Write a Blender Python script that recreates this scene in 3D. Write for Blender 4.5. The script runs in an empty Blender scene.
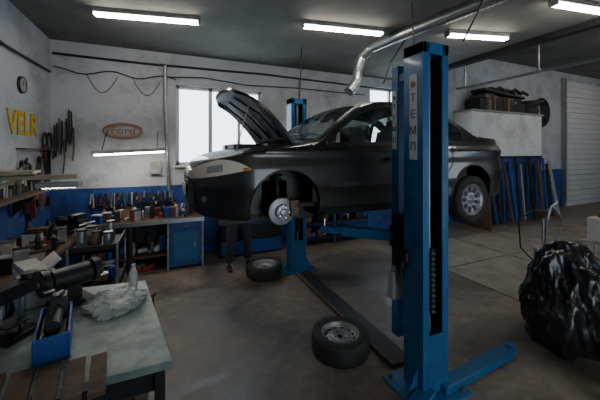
import bpy, bmesh, math, random
from mathutils import Vector, Matrix, Euler, noise
random.seed(4)
R=math.radians
scn=bpy.context.scene
# ------------------------------------------------------------------ materials
def mat(name,col,rough=.6,metal=0.,noise_amt=0.,nscale=6.,col2=None,bump=0.,bscale=40.,coat=0.,emit=None,estr=0.,alpha=1.,trans=0.,detail=6):
    m=bpy.data.materials.new(name); m.use_nodes=True
    nt=m.node_tree; b=nt.nodes['Principled BSDF']
    b.inputs['Base Color'].default_value=(*col,1); b.inputs['Roughness'].default_value=rough
    b.inputs['Metallic'].default_value=metal
    b.inputs['Coat Weight'].default_value=coat
    b.inputs['Coat Roughness'].default_value=.08
    b.inputs['Alpha'].default_value=alpha
    b.inputs['Transmission Weight'].default_value=trans
    if emit: 
        b.inputs['Emission Color'].default_value=(*emit,1); b.inputs['Emission Strength'].default_value=estr
    tc=nt.nodes.new('ShaderNodeTexCoord')
    if noise_amt>0 or col2:
        n=nt.nodes.new('ShaderNodeTexNoise'); n.inputs['Scale'].default_value=nscale; n.inputs['Detail'].default_value=detail
        n.inputs['Roughness'].default_value=.65
        nt.links.new(tc.outputs['Object'],n.inputs['Vector'])
        cr=nt.nodes.new('ShaderNodeValToRGB')
        c2=col2 if col2 else tuple(c*(1-noise_amt) for c in col)
        cr.color_ramp.elements[0].position=.35; cr.color_ramp.elements[0].color=(*c2,1)
        cr.color_ramp.elements[1].position=.62; cr.color_ramp.elements[1].color=(*col,1)
        nt.links.new(n.outputs['Fac'],cr.inputs['Fac']); nt.links.new(cr.outputs['Color'],b.inputs['Base Color'])
    if bump>0:
        n2=nt.nodes.new('ShaderNodeTexNoise'); n2.inputs['Scale'].default_value=bscale; n2.inputs['Detail'].default_value=5
        nt.links.new(tc.outputs['Object'],n2.inputs['Vector'])
        bp=nt.nodes.new('ShaderNodeBump'); bp.inputs['Strength'].default_value=bump; bp.inputs['Distance'].default_value=.02
        nt.links.new(n2.outputs['Fac'],bp.inputs['Height']); nt.links.new(bp.outputs['Normal'],b.inputs['Normal'])
    return m

def wall_mat(name,dado,white=(.45,.47,.505),blue=(.012,.06,.24)):
    m=bpy.data.materials.new(name); m.use_nodes=True
    nt=m.node_tree; L=nt.links; b=nt.nodes['Principled BSDF']; b.inputs['Roughness'].default_value=.75
    g=nt.nodes.new('ShaderNodeNewGeometry'); sp=nt.nodes.new('ShaderNodeSeparateXYZ'); L.new(g.outputs['Position'],sp.inputs[0])
    n=nt.nodes.new('ShaderNodeTexNoise'); n.inputs['Scale'].default_value=1.3; n.inputs['Detail'].default_value=9; n.inputs['Roughness'].default_value=.7
    L.new(g.outputs['Position'],n.inputs['Vector'])
    cr=nt.nodes.new('ShaderNodeValToRGB'); e=cr.color_ramp.elements
    e[0].position=.30; e[0].color=(white[0]*.6,white[1]*.58,white[2]*.56,1); e[1].position=.52; e[1].color=(*white,1)
    L.new(n.outputs['Fac'],cr.inputs['Fac'])
    cb=nt.nodes.new('ShaderNodeValToRGB'); e=cb.color_ramp.elements
    e[0].position=.36; e[0].color=(blue[0]*.4,blue[1]*.4,blue[2]*.4,1); e[1].position=.52; e[1].color=(*blue,1)
    L.new(n.outputs['Fac'],cb.inputs['Fac'])
    mt=nt.nodes.new('ShaderNodeMath'); mt.operation='GREATER_THAN'; mt.inputs[1].default_value=dado; L.new(sp.outputs['Z'],mt.inputs[0])
    mx=nt.nodes.new('ShaderNodeMix'); mx.data_type='RGBA'; L.new(mt.outputs[0],mx.inputs['Factor']); L.new(cb.outputs['Color'],mx.inputs['A']); L.new(cr.outputs['Color'],mx.inputs['B'])
    L.new(mx.outputs['Result'],b.inputs['Base Color'])
    br=nt.nodes.new('ShaderNodeTexNoise'); br.inputs['Scale'].default_value=7; br.inputs['Detail'].default_value=7; L.new(g.outputs['Position'],br.inputs['Vector'])
    bp=nt.nodes.new('ShaderNodeBump'); bp.inputs['Strength'].default_value=.5; bp.inputs['Distance'].default_value=.03
    L.new(br.outputs['Fac'],bp.inputs['Height']); L.new(bp.outputs['Normal'],b.inputs['Normal'])
    return m

def floor_mat():
    m=bpy.data.materials.new('concrete_floor'); m.use_nodes=True
    nt=m.node_tree; L=nt.links; b=nt.nodes['Principled BSDF']
    g=nt.nodes.new('ShaderNodeNewGeometry')
    n=nt.nodes.new('ShaderNodeTexNoise'); n.inputs['Scale'].default_value=.8; n.inputs['Detail'].default_value=12; n.inputs['Roughness'].default_value=.70
    n.inputs['Distortion'].default_value=.6
    L.new(g.outputs['Position'],n.inputs['Vector'])
    cr=nt.nodes.new('ShaderNodeValToRGB'); e=cr.color_ramp.elements
    e[0].position=.35; e[0].color=(.060,.051,.043,1); e[1].position=.65; e[1].color=(.42,.35,.275,1)
    k=e.new(.50); k.color=(.22,.184,.146,1)
    L.new(n.outputs['Fac'],cr.inputs['Fac'])
    n2=nt.nodes.new('ShaderNodeTexNoise'); n2.inputs['Scale'].default_value=9; n2.inputs['Detail'].default_value=8; L.new(g.outputs['Position'],n2.inputs['Vector'])
    mx=nt.nodes.new('ShaderNodeMix'); mx.data_type='RGBA'; mx.blend_type='MULTIPLY'; mx.inputs['Factor'].default_value=.6
    L.new(cr.outputs['Color'],mx.inputs['A']); L.new(n2.outputs['Fac'],mx.inputs['B'])
    L.new(mx.outputs['Result'],b.inputs['Base Color'])
    rr=nt.nodes.new('ShaderNodeMapRange'); rr.inputs['From Min'].default_value=.35; rr.inputs['From Max'].default_value=.65; rr.inputs['To Min'].default_value=.28; rr.inputs['To Max'].default_value=.75
    L.new(n.outputs['Fac'],rr.inputs['Value']); L.new(rr.outputs['Result'],b.inputs['Roughness'])
    bp=nt.nodes.new('ShaderNodeBump'); bp.inputs['Strength'].default_value=.2; bp.inputs['Distance'].default_value=.015
    L.new(n2.outputs['Fac'],bp.inputs['Height']); L.new(bp.outputs['Normal'],b.inputs['Normal'])
    return m
def glass_mat(name,tint,refl=.12):
    m=bpy.data.materials.new(name); m.use_nodes=True; nt=m.node_tree; L=nt.links; nt.nodes.clear()
    o=nt.nodes.new('ShaderNodeOutputMaterial'); t=nt.nodes.new('ShaderNodeBsdfTransparent'); t.inputs[0].default_value=(*tint,1)
    g=nt.nodes.new('ShaderNodeBsdfGlossy'); g.inputs['Roughness'].default_value=.04; g.inputs[0].default_value=(.9,.95,1,1)
    f=nt.nodes.new('ShaderNodeLayerWeight'); f.inputs['Blend'].default_value=.25
    mr=nt.nodes.new('ShaderNodeMapRange'); mr.inputs['To Min'].default_value=refl; mr.inputs['To Max'].default_value=.9; L.new(f.outputs['Fresnel'],mr.inputs['Value'])
    x=nt.nodes.new('ShaderNodeMixShader'); L.new(mr.outputs['Result'],x.inputs[0]); L.new(t.outputs[0],x.inputs[1]); L.new(g.outputs[0],x.inputs[2]); L.new(x.outputs[0],o.inputs[0])
    return m

M=dict(
 wall=wall_mat('plaster_wall',1.5), encl=wall_mat('enclosure_paint',2.0,white=(.66,.67,.67),blue=(.015,.045,.15)),
 floor=floor_mat(),
 ceil=mat('ceiling_panels',(.18,.18,.165),.85,noise_amt=.35,nscale=1.2,bump=.2,bscale=5),
 dark=mat('dark_steel',(.024,.024,.026),.5,.4,noise_amt=.3,nscale=8),
 black=mat('black_plastic',(.012,.012,.013),.45),
 rubber=mat('tyre_rubber',(.024,.023,.022),.75,bump=.3,bscale=30),
 blue=mat('lift_blue',(.010,.125,.30),.40,.1,col2=(.007,.088,.22),nscale=5,coat=.15),
 blue2=mat('cabinet_blue',(.012,.07,.29),.45,noise_amt=.3,nscale=7),
 blue3=mat('plank_blue',(.012,.04,.13),.6,noise_amt=.5,nscale=4),
 paint=mat('car_paint',(.026,.024,.0225),.30,.45,coat=.6),
 glass=glass_mat('car_glass',(.72,.77,.77),.14),
 cabin=mat('cabin_trim',(.035,.035,.037),.8), seat=mat('seat_fabric',(.10,.10,.105),.9,noise_amt=.3,nscale=20),
 lamp=mat('headlamp_lens',(.80,.72,.60),.15,.1,coat=1),
 red=mat('red_lens',(.30,.012,.01),.2,coat=1),
 amber=mat('amber_lens',(.5,.16,.01),.2,coat=1),
 chrome=mat('chrome',(.5,.5,.5),.18,1),
 galv=mat('galvanised',(.42,.44,.45),.32,.85,noise_amt=.25,nscale=10),
 rim=mat('wheel_steel',(.38,.38,.38),.40,.6,noise_amt=.3,nscale=12),
 rust=mat('rusty_steel',(.18,.14,.11),.6,.6,col2=(.10,.05,.03),nscale=15),
 white=mat('white_plastic',(.50,.51,.50),.45,noise_amt=.15,nscale=8),
 offw=mat('dirty_white',(.34,.34,.32),.6,noise_amt=.4,nscale=7),
 beige=mat('beige_enamel',(.40,.34,.23),.5,noise_amt=.35,nscale=6),
 wood=mat('old_wood',(.12,.072,.042),.7,col2=(.05,.03,.02),nscale=9,bump=.2,bscale=30),
 sheet=mat('bench_sheet',(.24,.30,.29),.4,.2,col2=(.13,.17,.165),nscale=7,bump=.1,bscale=20),
 yellow=mat('sign_yellow',(.62,.42,.02),.6,noise_amt=.25,nscale=20),
 orange=mat('sign_orange',(.42,.17,.07),.7,noise_amt=.3,nscale=20),
 label=mat('label_white',(.55,.56,.55),.5),
 redp=mat('red_paint',(.26,.03,.02),.45,noise_amt=.3),
 card=mat('cardboard',(.24,.16,.09),.8,noise_amt=.25),
 plate=mat('floor_plate',(.30,.265,.225),.6,col2=(.18,.158,.135),nscale=2.5,bump=.15,bscale=15),
 door=mat('door_panel',(.66,.66,.68),.5,noise_amt=.12,nscale=2),
 tube=mat('tube_glow',(1,1,1),.5,emit=(1,.93,.83),estr=43.),
 bag=mat('garbage_bag',(.012,.012,.013),.28,coat=.2,bump=.35,bscale=9),
 film=mat('plastic_film',(.55,.60,.60),.25,alpha=.5,coat=.3),
 skin=mat('skin',(.45,.26,.18),.55), cloth=mat('work_clothes',(.035,.035,.042),.9,noise_amt=.3,nscale=12),
 cap=mat('cap_cloth',(.02,.06,.18),.9), hair=mat('hair',(.03,.02,.015),.8),
 frame=mat('window_frame',(.60,.61,.62),.45), orangep=mat('orange_plastic',(.5,.14,.02),.5),
)
# ------------------------------------------------------------------ builder
class B:
    def __init__(s,name): s.name=name; s.v=[]; s.f=[]; s.m=[]; s.mats=[]; s.sm=[]
    def mi(s,m):
        m=M[m] if isinstance(m,str) else m
        if m not in s.mats: s.mats.append(m)
        return s.mats.index(m)
    def add(s,vs,fs,m,smooth=False):
        o=len(s.v); s.v+= [tuple(v) for v in vs]; k=s.mi(m)
        for f in fs: s.f.append([i+o for i in f]); s.m.append(k); s.sm.append(smooth)
    def box(s,c,d,m,rot=(0,0,0)):
        E=Euler(rot).to_matrix(); c=Vector(c); vs=[]
        for x in(-.5,.5):
            for y in(-.5,.5):
                for z in(-.5,.5): vs.append(c+E@Vector((x*d[0],y*d[1],z*d[2])))
        s.add(vs,[(0,1,3,2),(4,6,7,5),(0,4,5,1),(2,3,7,6),(0,2,6,4),(1,5,7,3)],m); return s
    def bx(s,a,b,m):
        return s.box([(a[i]+b[i])/2 for i in range(3)],[abs(b[i]-a[i]) for i in range(3)],m)
    def cyl(s,p,q,r,m,r2=None,n=20,cap=True):
        p=Vector(p);q=Vector(q);r2=r if r2 is None else r2
        ax=(q-p).normalized(); t=Vector((0,0,1)) if abs(ax.z)<.9 else Vector((1,0,0))
        a=ax.cross(t).normalized(); b=ax.cross(a); vs=[]
        for i in range(n):
            an=2*math.pi*i/n; d=a*math.cos(an)+b*math.sin(an); vs+= [p+d*r,q+d*r2]
        s.add(vs,[(2*i,2*((i+1)%n),2*((i+1)%n)+1,2*i+1) for i in range(n)],m,True)
        if cap:
            s.add([vs[2*i] for i in range(n)],[list(range(n))],m); s.add([vs[2*i+1] for i in range(n)],[list(range(n))[::-1]],m)
        return s
    def tube(s,pts,r,m,n=10):
        pts=[Vector(p) for p in pts]; vs=[]; prev=None
        for i,p in enumerate(pts):
            d=(pts[min(i+1,len(pts)-1)]-pts[max(i-1,0)]).normalized()
            if prev is None:
                t=Vector((0,0,1)) if abs(d.z)<.9 else Vector((1,0,0)); a=d.cross(t).normalized()
            else: a=(prev-d*prev.dot(d)).normalized()
            prev=a; b=d.cross(a); rr=r[i] if isinstance(r,(list,tuple)) else r
            for k in range(n):
                an=2*math.pi*k/n; vs.append(p+(a*math.cos(an)+b*math.sin(an))*rr)
        fs=[]
        for i in range(len(pts)-1):
            for k in range(n): fs.append((i*n+k,i*n+(k+1)%n,(i+1)*n+(k+1)%n,(i+1)*n+k))
        s.add(vs,fs,m,True); s.add(vs[:n],[list(range(n))[::-1]],m); s.add(vs[-n:],[list(range(n))],m); return s
    def lathe(s,prof,c,axis,m,n=40):
        c=Vector(c); ax=Vector(axis).normalized(); t=Vector((0,0,1)) if abs(ax.z)<.9 else Vector((1,0,0))
        a=ax.cross(t).normalized(); b=ax.cross(a); vs=[]
        for (r,h) in prof:
            for k in range(n):
                an=2*math.pi*k/n; vs.append(c+ax*h+(a*math.cos(an)+b*math.sin(an))*r)
        fs=[]
        for i in range(len(prof)-1):
            for k in range(n): fs.append((i*n+k,i*n+(k+1)%n,(i+1)*n+(k+1)%n,(i+1)*n+k))
        s.add(vs,fs,m,True); return s
    def done(s,bev=0,parent=None,loc=None):
        me=bpy.data.meshes.new(s.name); me.from_pydata(s.v,[],s.f)
        for m in s.mats: me.materials.append(m)
        for p,k,sm in zip(me.polygons,s.m,s.sm): p.material_index=k; p.use_smooth=sm
        bm=bmesh.new(); bm.from_mesh(me); bmesh.ops.recalc_face_normals(bm,faces=bm.faces); bm.to_mesh(me); bm.free()
        o=bpy.data.objects.new(s.name,me); scn.collection.objects.link(o)
        if bev:
            md=o.modifiers.new('bevel','BEVEL'); md.width=bev; md.segments=2; md.limit_method='ANGLE'; md.angle_limit=R(50)
        if parent: o.parent=parent
        if loc: o.location=loc
        return o
def empty(name,loc=(0,0,0)):
    o=bpy.data.objects.new(name,None); o.location=loc; scn.collection.objects.link(o); return o
def text(name,body,loc,rot,size,m,ext=.004,parent=None,sx=1,bold=0):
    c=bpy.data.curves.new(name,'FONT'); c.body=body; c.size=size; c.extrude=ext; c.offset=bold; c.align_x='CENTER'; c.align_y='CENTER'
    o=bpy.data.objects.new(name,c); o.location=loc; o.rotation_euler=rot; o.scale=(sx,1,1); scn.collection.objects.link(o)
    c.materials.append(M[m]); 
    if parent: o.parent=parent
    return o
# ------------------------------------------------------------------ room
WL=-1.95; WB=6.7; WR=18.2; WF=-3.0; ZC=4.2; ZR=5.3; US=6.0
B('floor').bx((WL-.2,WF-.2,-.2),(WR+.2,WB+.3,0),'floor').done()
fp=B('floor_slabs')
for i in range(4):
    for j in range(2):
        x0=4.7+i*1.9; y0=2.7+j*1.35
        fp.bx((x0,y0,.0),(x0+1.87,y0+1.32,.012),'plate')
fp.done(.003)
w1=(.13,1.97,1.9,3.57); w2=(5.0,6.95,2.1,3.95)
wb=B('wall_back')
def wseg(a,b,z0,z1): wb.bx((a,WB,z0),(b,WB+.3,z1),'wall')
wseg(WL-.2,w1[0],0,ZR); wseg(w1[0],w1[1],0,w1[2]); wseg(w1[0],w1[1],w1[3],ZR); wseg(w1[1],w2[0],0,ZR)
wseg(w2[0],w2[1],0,w2[2]); wseg(w2[0],w2[1],w2[3],ZR); wseg(w2[1],WR+.2,0,ZR)
wb.done()
B('wall_left').bx((WL-.2,WF-.2,0),(WL,WB,ZR),'wall').done()
B('wall_right').bx((WR,WF-.2,0),(WR+.2,WB,ZR),'wall').done()
wf=B('wall_front')
wf.bx((WL,WF-.2,0),(1.2,WF,ZR),'wall').bx((1.2,WF-.2,2.6),(3.4,WF,ZR),'wall').bx((3.4,WF-.2,0),(9,WF,ZR),'wall').bx((9,WF-.2,3.4),(11.5,WF,ZR),'wall').bx((11.5,WF-.2,0),(WR,WF,ZR),'wall')  # unseen wall; its two openings are added to let soft daylight in
wf.done()
c=B('ceiling')
c.bx((WL-.2,WF-.2,ZC),(US,WB,ZR+.1),'ceil').bx((US,WF-.2,ZR),(WR+.2,WB+.3,ZR+.1),'ceil')
c.done()
t=B('trim_1'); t.bx((US-.10,WF,ZC-.10),(US+.06,WB,ZC+.02),'dark'); t.done()
for k,(a,b,z0,z1) in enumerate((w1,w2)):
    w=B('window_%d'%(k+1)); y0,y1=WB+.08,WB+.15
    f=.07
    w.bx((a,y0,z0),(a+f,y1,z1),'frame').bx((b-f,y0,z0),(b,y1,z1),'frame').bx((a,y0,z0),(b,y1,z0+f),'frame').bx((a,y0,z1-f),(b,y1,z1),'frame')
    mid=a+(b-a)*.38; w.bx((mid-.04,y0,z0),(mid+.04,y1,z1),'frame')
    mid=a+(b-a)*.72; w.bx((mid-.03,y0,z0),(mid+.03,y1,z1),'frame')
    w.bx((a-.05,WB-.10,z0-.04),(b+.05,WB+.08,z0),'frame')
    w.done(.006)
d=B('door_1')
for i in range(8):
    d.bx((14.3,WB-.07,.02+i*.62),(18.0,WB-.015,.02+i*.62+.60),'door')
    for j in range(2): d.bx((14.3,WB-.075,.2+i*.62+j*.2),(18.0,WB-.065,.215+i*.62+j*.2),'offw')
d.bx((14.12,WB-.12,0),(14.28,WB-.01,5.05),'galv'); 
d.done(.004)
rl=B('garage_door_rail'); rl.bx((8.3,1.6,4.12),(8.36,WB-.01,4.18),'galv')
for y in (2.2,4.4,6.4): rl.bx((8.31,y,4.18),(8.35,y+.04,ZR),'galv')
rl.done()
cb=B('wall_conduits')
cb.tube([(-1.9,WB-.03,3.95),(-.5,WB-.03,3.93),(2,WB-.03,3.97),(5.9,WB-.03,3.9)],.022,'dark',8)
cb.tube([(-.07,WB-.04,3.93),(-.07,WB-.04,3.0),(-.03,WB-.04,2.2),(0,WB-.04,1.4)],.035,'galv',8)
cb.tube([(-1.9+i*.12,WB-.02,3.72-.10*math.sin(i*.42)**2) for i in range(18)],.012,'black',6)
cb.tube([(-.1,WB-.03,3.7),(.7,WB-.03,3.76),(1.6,WB-.03,3.68),(2.8,WB-.03,3.72),(4.8,WB-.03,3.7)],.012,'black',6)
for sx in (-1.4,-.65): cb.tube([(sx+.5*t,WB-.02,3.62-.32*math.sin(math.pi*t)) for t in [i/10 for i in range(11)]],.006,'dark',6)
cb.tube([(2.9,WB-.03,3.9),(2.9,WB-.03,2.0)],.02,'galv',8)
cb.tube([(WL+.03,3,3.7),(WL+.03,5,3.55),(WL+.03,6.6,3.6)],.02,'dark',8)
cb.bx((-.35,WB-.10,1.75),(-.15,WB,2.0),'offw'); cb.bx((2.5,WB-.12,2.3),(2.8,WB,2.7),'offw')
cb.done()
def tubelight(name,p,q,z):
    b=B(name); p=Vector((*p,z)); q=Vector((*q,z)); d=(q-p); L=d.length; ang=math.atan2(d.y,d.x); c=(p+q)/2
    b.box(c+Vector((0,0,-.03)),(L,.12,.06),'offw',(0,0,ang))
    n=Vector((-d.y,d.x,0)).normalized()
    for s_ in(-.035,.035): b.cyl(p+d*.02+n*s_+Vector((0,0,-.08)),q-d*.02+n*s_+Vector((0,0,-.08)),.018,'tube',n=10)
    for e in(p+d*.01,q-d*.01): b.box(e+Vector((0,0,-.075)),(.03,.11,.05),'offw',(0,0,ang))
    b.done()
tubelight('added_fill_lamp',(-.98,5.02),(.43,4.73),ZC)
tubelight('added_fill_lamp',(1.88,4.22),(3.23,3.98),ZC)
tubelight('added_fill_lamp',(4.23,3.59),(5.33,3.30),ZC)
tubelight('added_fill_lamp',(4.60,2.27),(5.85,2.07),ZC)
tubelight('added_fill_lamp',(.2,-.8),(1.6,-.8),ZC)  # added tube behind the camera, brightens the room
tubelight('added_fill_lamp',(10.5,3.5),(12,3.5),ZR)
tubelight('added_fill_lamp',(9.5,2.0),(11,2.0),ZR)  # added out-of-view tube, lights the enclosure and right-hand floor
tubelight('added_fill_lamp',(14.5,4.0),(16,4.0),ZR)
bl=B('bench_light'); bl.box((-.62,6.05,2.20),(1.15,.16,.06),'offw',(0,R(-3),0)); bl.box((-.62,6.05,2.16),(1.08,.06,.03),'tube',(0,R(-3),0))
for x in(-1.05,-.2): bl.tube([(x,6.05,2.2),(x,6.4,2.5),(x,WB-.01,2.6)],.008,'dark',6)
bl.done(.005)
ed=B('exhaust_duct')
P=[(3.75,-1.5,4.10),(3.75,1.0,4.10),(3.72,2.3,4.10),(3.45,4.1,4.10),(3.37,4.5,4.08),(3.30,4.66,3.95),(3.25,4.72,3.70),(3.20,4.68,3.5),(3.08,4.66,3.36),(2.98,4.65,3.25)]
pp=[];rr=[]
for i in range(len(P)-1):
    a=Vector(P[i]);b=Vector(P[i+1]); n=max(2,int((b-a).length/.035))
    for k in range(n): pp.append(a.lerp(b,k/n)); rr.append(.095 if k%2 else .083)
ed.tube(pp,rr,'galv',14)
ed.done()
hc=B('hanging_cables'); hc.tube([(3.0,3.1,ZC),(3.05,3.1,3.2)],.008,'black',6); hc.tube([(3.9,4.2,ZC),(3.6,4.25,3.75),(3.5,4.3,3.4)],.012,'black',6)
hc.tube([(2.35,5.3,ZC),(2.33,5.3,3.7),(2.28,5.25,3.1)],.012,'black',6); hc.tube([(3.1,2.0,ZC),(2.85,2.05,3.6),(2.7,2.1,3.3)],.009,'black',6); hc.done()
# ------------------------------------------------------------------ lift
def lift_post(name,cx,cy,sgn):
    a=.155;b=.12;H=3.17
    o=B(name+'_column'); e=empty(name,(cx,cy,0))
    o.bx((-a,-b,.03),(-a+.05,b,H),'blue'); o.bx((a-.05,-b,.03),(a,b,H),'blue')
    o.bx((-a+.05,-sgn*b,.03),(a-.05,-sgn*(b-.02),H),'blue')
    for s_ in(-1,1): o.bx((s_*(a-.05),sgn*b,.03),(s_*(a-.075),sgn*(b-.02),H),'blue')
    o.bx((-a,-b,H-.10),(a,b,H),'blue')
    o.bx((-a+.05,sgn*(b-.003),.03),(a-.05,sgn*(b-.012),.55),'blue')
    o.cyl((0,sgn*.03,.3),(0,sgn*.03,H-.1),.022,'galv',n=12)
    o.bx((-a+.055,-sgn*(b-.025),.1),(a-.055,-sgn*(b-.04),H-.1),'black')
    for s_ in(-1,1): o.bx((s_*(a-.052),-b+.02,.55),(s_*(a-.060),b-.02,H-.1),'black')
    pts=[(0.02,sgn*.05,.72+i*.012) for i in range(50)]
    o.tube(pts,[.040 if i%4<2 else .028 for i in range(50)],'black',12)
    o.box((0,0,.012),(.62,.5,.024),'blue'); 
    for s_ in(-1,1):
        o.add([(s_*a,-.06,.02),(s_*(a+.13),-.06,.02),(s_*a,-.06,.25),(s_*a,-.045,.02),(s_*(a+.13),-.045,.02),(s_*a,-.045,.25)],[(0,1,2),(3,5,4),(0,3,4,1),(1,4,5,2),(0,2,5,3)],'blue')
    for sx in(-.25,.25):
        for sy in(-.19,.19): o.cyl((sx,sy,.02),(sx,sy,.055),.018,'rust',n=6)
    o.done(.006,e)
    return e
e1=lift_post('lift_post',2.2,2.1,-1)
e2=lift_post('lift_post',2.2,5.2,-1)
x=B('guide_channel'); x.bx((-.06,.30,.30),(.08,.40,3.07),'blue').bx((-.05,.12,.45),(.05,.32,.52),'blue').bx((-.05,.12,2.9),(.05,.32,2.98),'blue').bx((-.05,.12,1.32),(.05,.32,1.44),'blue'); x.done(.005,e1)
x=B('carriage'); x.bx((-.11,.08,1.0),(.11,.34,1.55),'dark'); x.done(.01,e1)
x=B('carriage'); x.bx((-.11,-.34,1.0),(.11,-.08,1.55),'dark'); x.done(.01,e2)
for (lx,ly,z0,h,s) in ((-.156,-.005,2.12,.78,.13),(-.0615,.35,2.22,.60,.09)):
    x=B('label_panel'); x.bx((lx-.003,ly-.042*s/.12,z0),(lx,ly+.042*s/.12,z0+h),'label'); x.done(0,e1)
    for i,ch in enumerate('ТЕМП'):
        text('label_letter_%d'%i,ch,(lx-.005,ly,z0+h*.72-i*h*.19),(R(90),0,R(-90)),s*.8,'dark',.001,e1)
    x=B('label_emblem'); x.cyl((lx-.002,ly,z0+h*.88),(lx-.006,ly,z0+h*.88),s*.22,'redp',n=20); x.done(0,e1)
x=B('base_beam'); 
x.box((.60,-.08,.05),(1.1,.13,.08),'blue',(0,0,R(4))); x.box((-.28,-.18,.05),(.45,.14,.08),'blue',(0,0,R(20)))
x.cyl((1.18,-.04,.0),(1.18,-.04,.12),.05,'blue')
x.done(.008,e1)
x=B('cable_cover'); x.bx((2.07,2.4,0),(2.33,4.93,.035),'dark'); x.bx((2.06,2.4,.0),(2.10,4.93,.045),'rust'); x.done(.005)
def arm(e,y0,tgt,z):
    x=B('lift_arm'); p=Vector((0,y0,z)); q=Vector(tgt); d=q-p; L=d.length; ang=math.atan2(d.y,d.x)
    c=p+d*.35; x.box(c,(L*.75,.11,.10),'blue',(0,0,ang)); c=p+d*.8; x.box(c,(L*.5,.08,.07),'blue',(0,0,ang))
    x.cyl((p.x,p.y,z-.1),(p.x,p.y,z+.1),.055,'dark'); x.cyl((q.x,q.y,z-.05),(q.x,q.y,z+.15),.03,'chrome'); x.cyl((q.x,q.y,z+.13),(q.x,q.y,z+.18),.06,'rubber')
    x.done(.008,e)
AZ=1.30
arm(e1,.42,(-.55,.98,AZ),AZ); arm(e1,.42,(.95,.98,AZ),AZ)
arm(e2,-.42,(-.55,-.98,AZ),AZ); arm(e2,-.42,(.95,-.98,AZ),AZ)
x=B('fluid_bottle'); x.box((-.10,.30,.85),(.12,.10,.28),'white'); x.cyl((-.10,.30,.99),(-.10,.30,1.04),.025,'white'); x.done(.02,e1)
x=B('hook_clutter'); x.tube([(-.17,.1,1.25),(-.19,.1,1.15),(-.18,.14,1.02)],.03,'black'); x.box((-.18,.08,1.22),(.05,.1,.1),'black'); x.done(.008,e1)
# ------------------------------------------------------------------ car
def interp(tab,x):
    n=len(tab)
    if x<=tab[0][0]: return tab[0][1]
    if x>=tab[-1][0]: return tab[-1][1]
    def sl(i): return (tab[i+1][1]-tab[i][1])/(tab[i+1][0]-tab[i][0])
    def tg(i):
        if i==0: return sl(0)
        if i==n-1: return sl(n-2)
        a,b=sl(i-1),sl(i)
        return 0 if a*b<=0 else 2*a*b/(a+b)
    for i in range(n-1):
        if x<=tab[i+1][0]:
            h=tab[i+1][0]-tab[i][0]; t=(x-tab[i][0])/h; m0,m1=tg(i)*h,tg(i+1)*h
            return (2*t**3-3*t**2+1)*tab[i][1]+(t**3-2*t**2+t)*m0+(-2*t**3+3*t**2)*tab[i+1][1]+(t**3-t**2)*m1
ZT=[(-.885,.66),(-.86,.72),(-.78,.79),(-.6,.855),(-.3,.91),(0,.95),(.25,.985),(.36,1.02),(.7,1.265),(1.02,1.455),(1.3,1.525),(1.6,1.54),(1.95,1.52),(2.25,1.45),(2.6,1.27),(2.85,1.135),(3.0,1.10),(3.3,1.085),(3.46,1.065),(3.53,.99),(3.575,.84),(3.60,.66)]
ZB=[(-.885,.36),(-.86,.30),(-.78,.26),(-.5,.225),(0,.2),(2.6,.2),(3.2,.25),(3.5,.30),(3.6,.42)]
FZ=[(.1,.88),(.2,.93),(.30,.965),(.42,.975),(.55,1),(.70,.995),(.84,.975),(.87,.985),(.92,.955),(.95,.93),(1.2,.835),(1.42,.74),(1.54,.685)]
def W(x):
    if x<-.2:
        t=min(.995,(-.2-x)/.69); return .91*(1-t**2.7)**(1/2.3)
    if x>2.9:
        t=min(.99,(x-2.9)/.715); return .91*(1-t**3.2)**(1/2.4)
    return .91
def sy(x,z): return W(x)*interp(FZ,z)
def rr_(x): return min(.08 if .3<x<2.9 else .05,(interp(ZT,x)-interp(ZB,x))*.3)
def topz(x,y):
    zt=interp(ZT,x); r=rr_(x); ze=zt-r; ye=sy(x,ze); q=min(1,abs(y)/ye); return ze+r*(1-q**2.6)**(1/2.6)
xs=[]
x_=-.885
while x_<3.6:
    xs.append(x_); x_+= .010 if (x_<-.7 or x_>3.45) else .02
xs.append(3.60)
NS=40;NT=14;NB=5
verts=[];rows=[]
for x0 in xs:
    zb=interp(ZB,x0);zt=interp(ZT,x0);r=rr_(x0);ze=zt-r
    half=[]
    for i in range(NB): 
        q=i/NB; half.append((sy(x0,zb)*.97*q,zb))
    for i in range(NS+1):
        z=zb+(ze-zb)*i/NS; half.append((sy(x0,z)*(.985 if i==0 else 1),z))
    ye=sy(x0,ze)
    for i in range(1,NT+1):
        an=math.pi/2*i/NT; half.append((ye*max(0,math.cos(an))**(2/2.6),ze+r*math.sin(an)**(2/2.6)))
    half[0]=(0,zb); half[-1]=(0,zt)
    full=[(x0,-y,z) for y,z in half]+[(x0,y,z) for y,z in half[-2:0:-1]]
    rows.append(range(len(verts),len(verts)+len(full))); verts+=full
faces=[]
for i in range(len(rows)-1):
    n=len(rows[i])
    for k in range(n): faces.append((rows[i][k],rows[i][(k+1)%n],rows[i+1][(k+1)%n],rows[i+1][k]))
faces.append(list(rows[0])[::-1]); faces.append(list(rows[-1]))
CG=1.32; CX=1.06; CY=3.63
car=empty('car',(CX,CY,CG))
me=bpy.data.meshes.new('body'); me.from_pydata(verts,[],faces); me.materials.append(M['paint']); me.materials.append(M['black'])
for p in me.polygons: p.use_smooth=True
bm=bmesh.new(); bm.from_mesh(me); bmesh.ops.recalc_face_normals(bm,faces=bm.faces); bm.to_mesh(me); bm.free()
body=bpy.data.objects.new('body',me); scn.collection.objects.link(body)
cut=[]
WBASE=2.64
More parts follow.
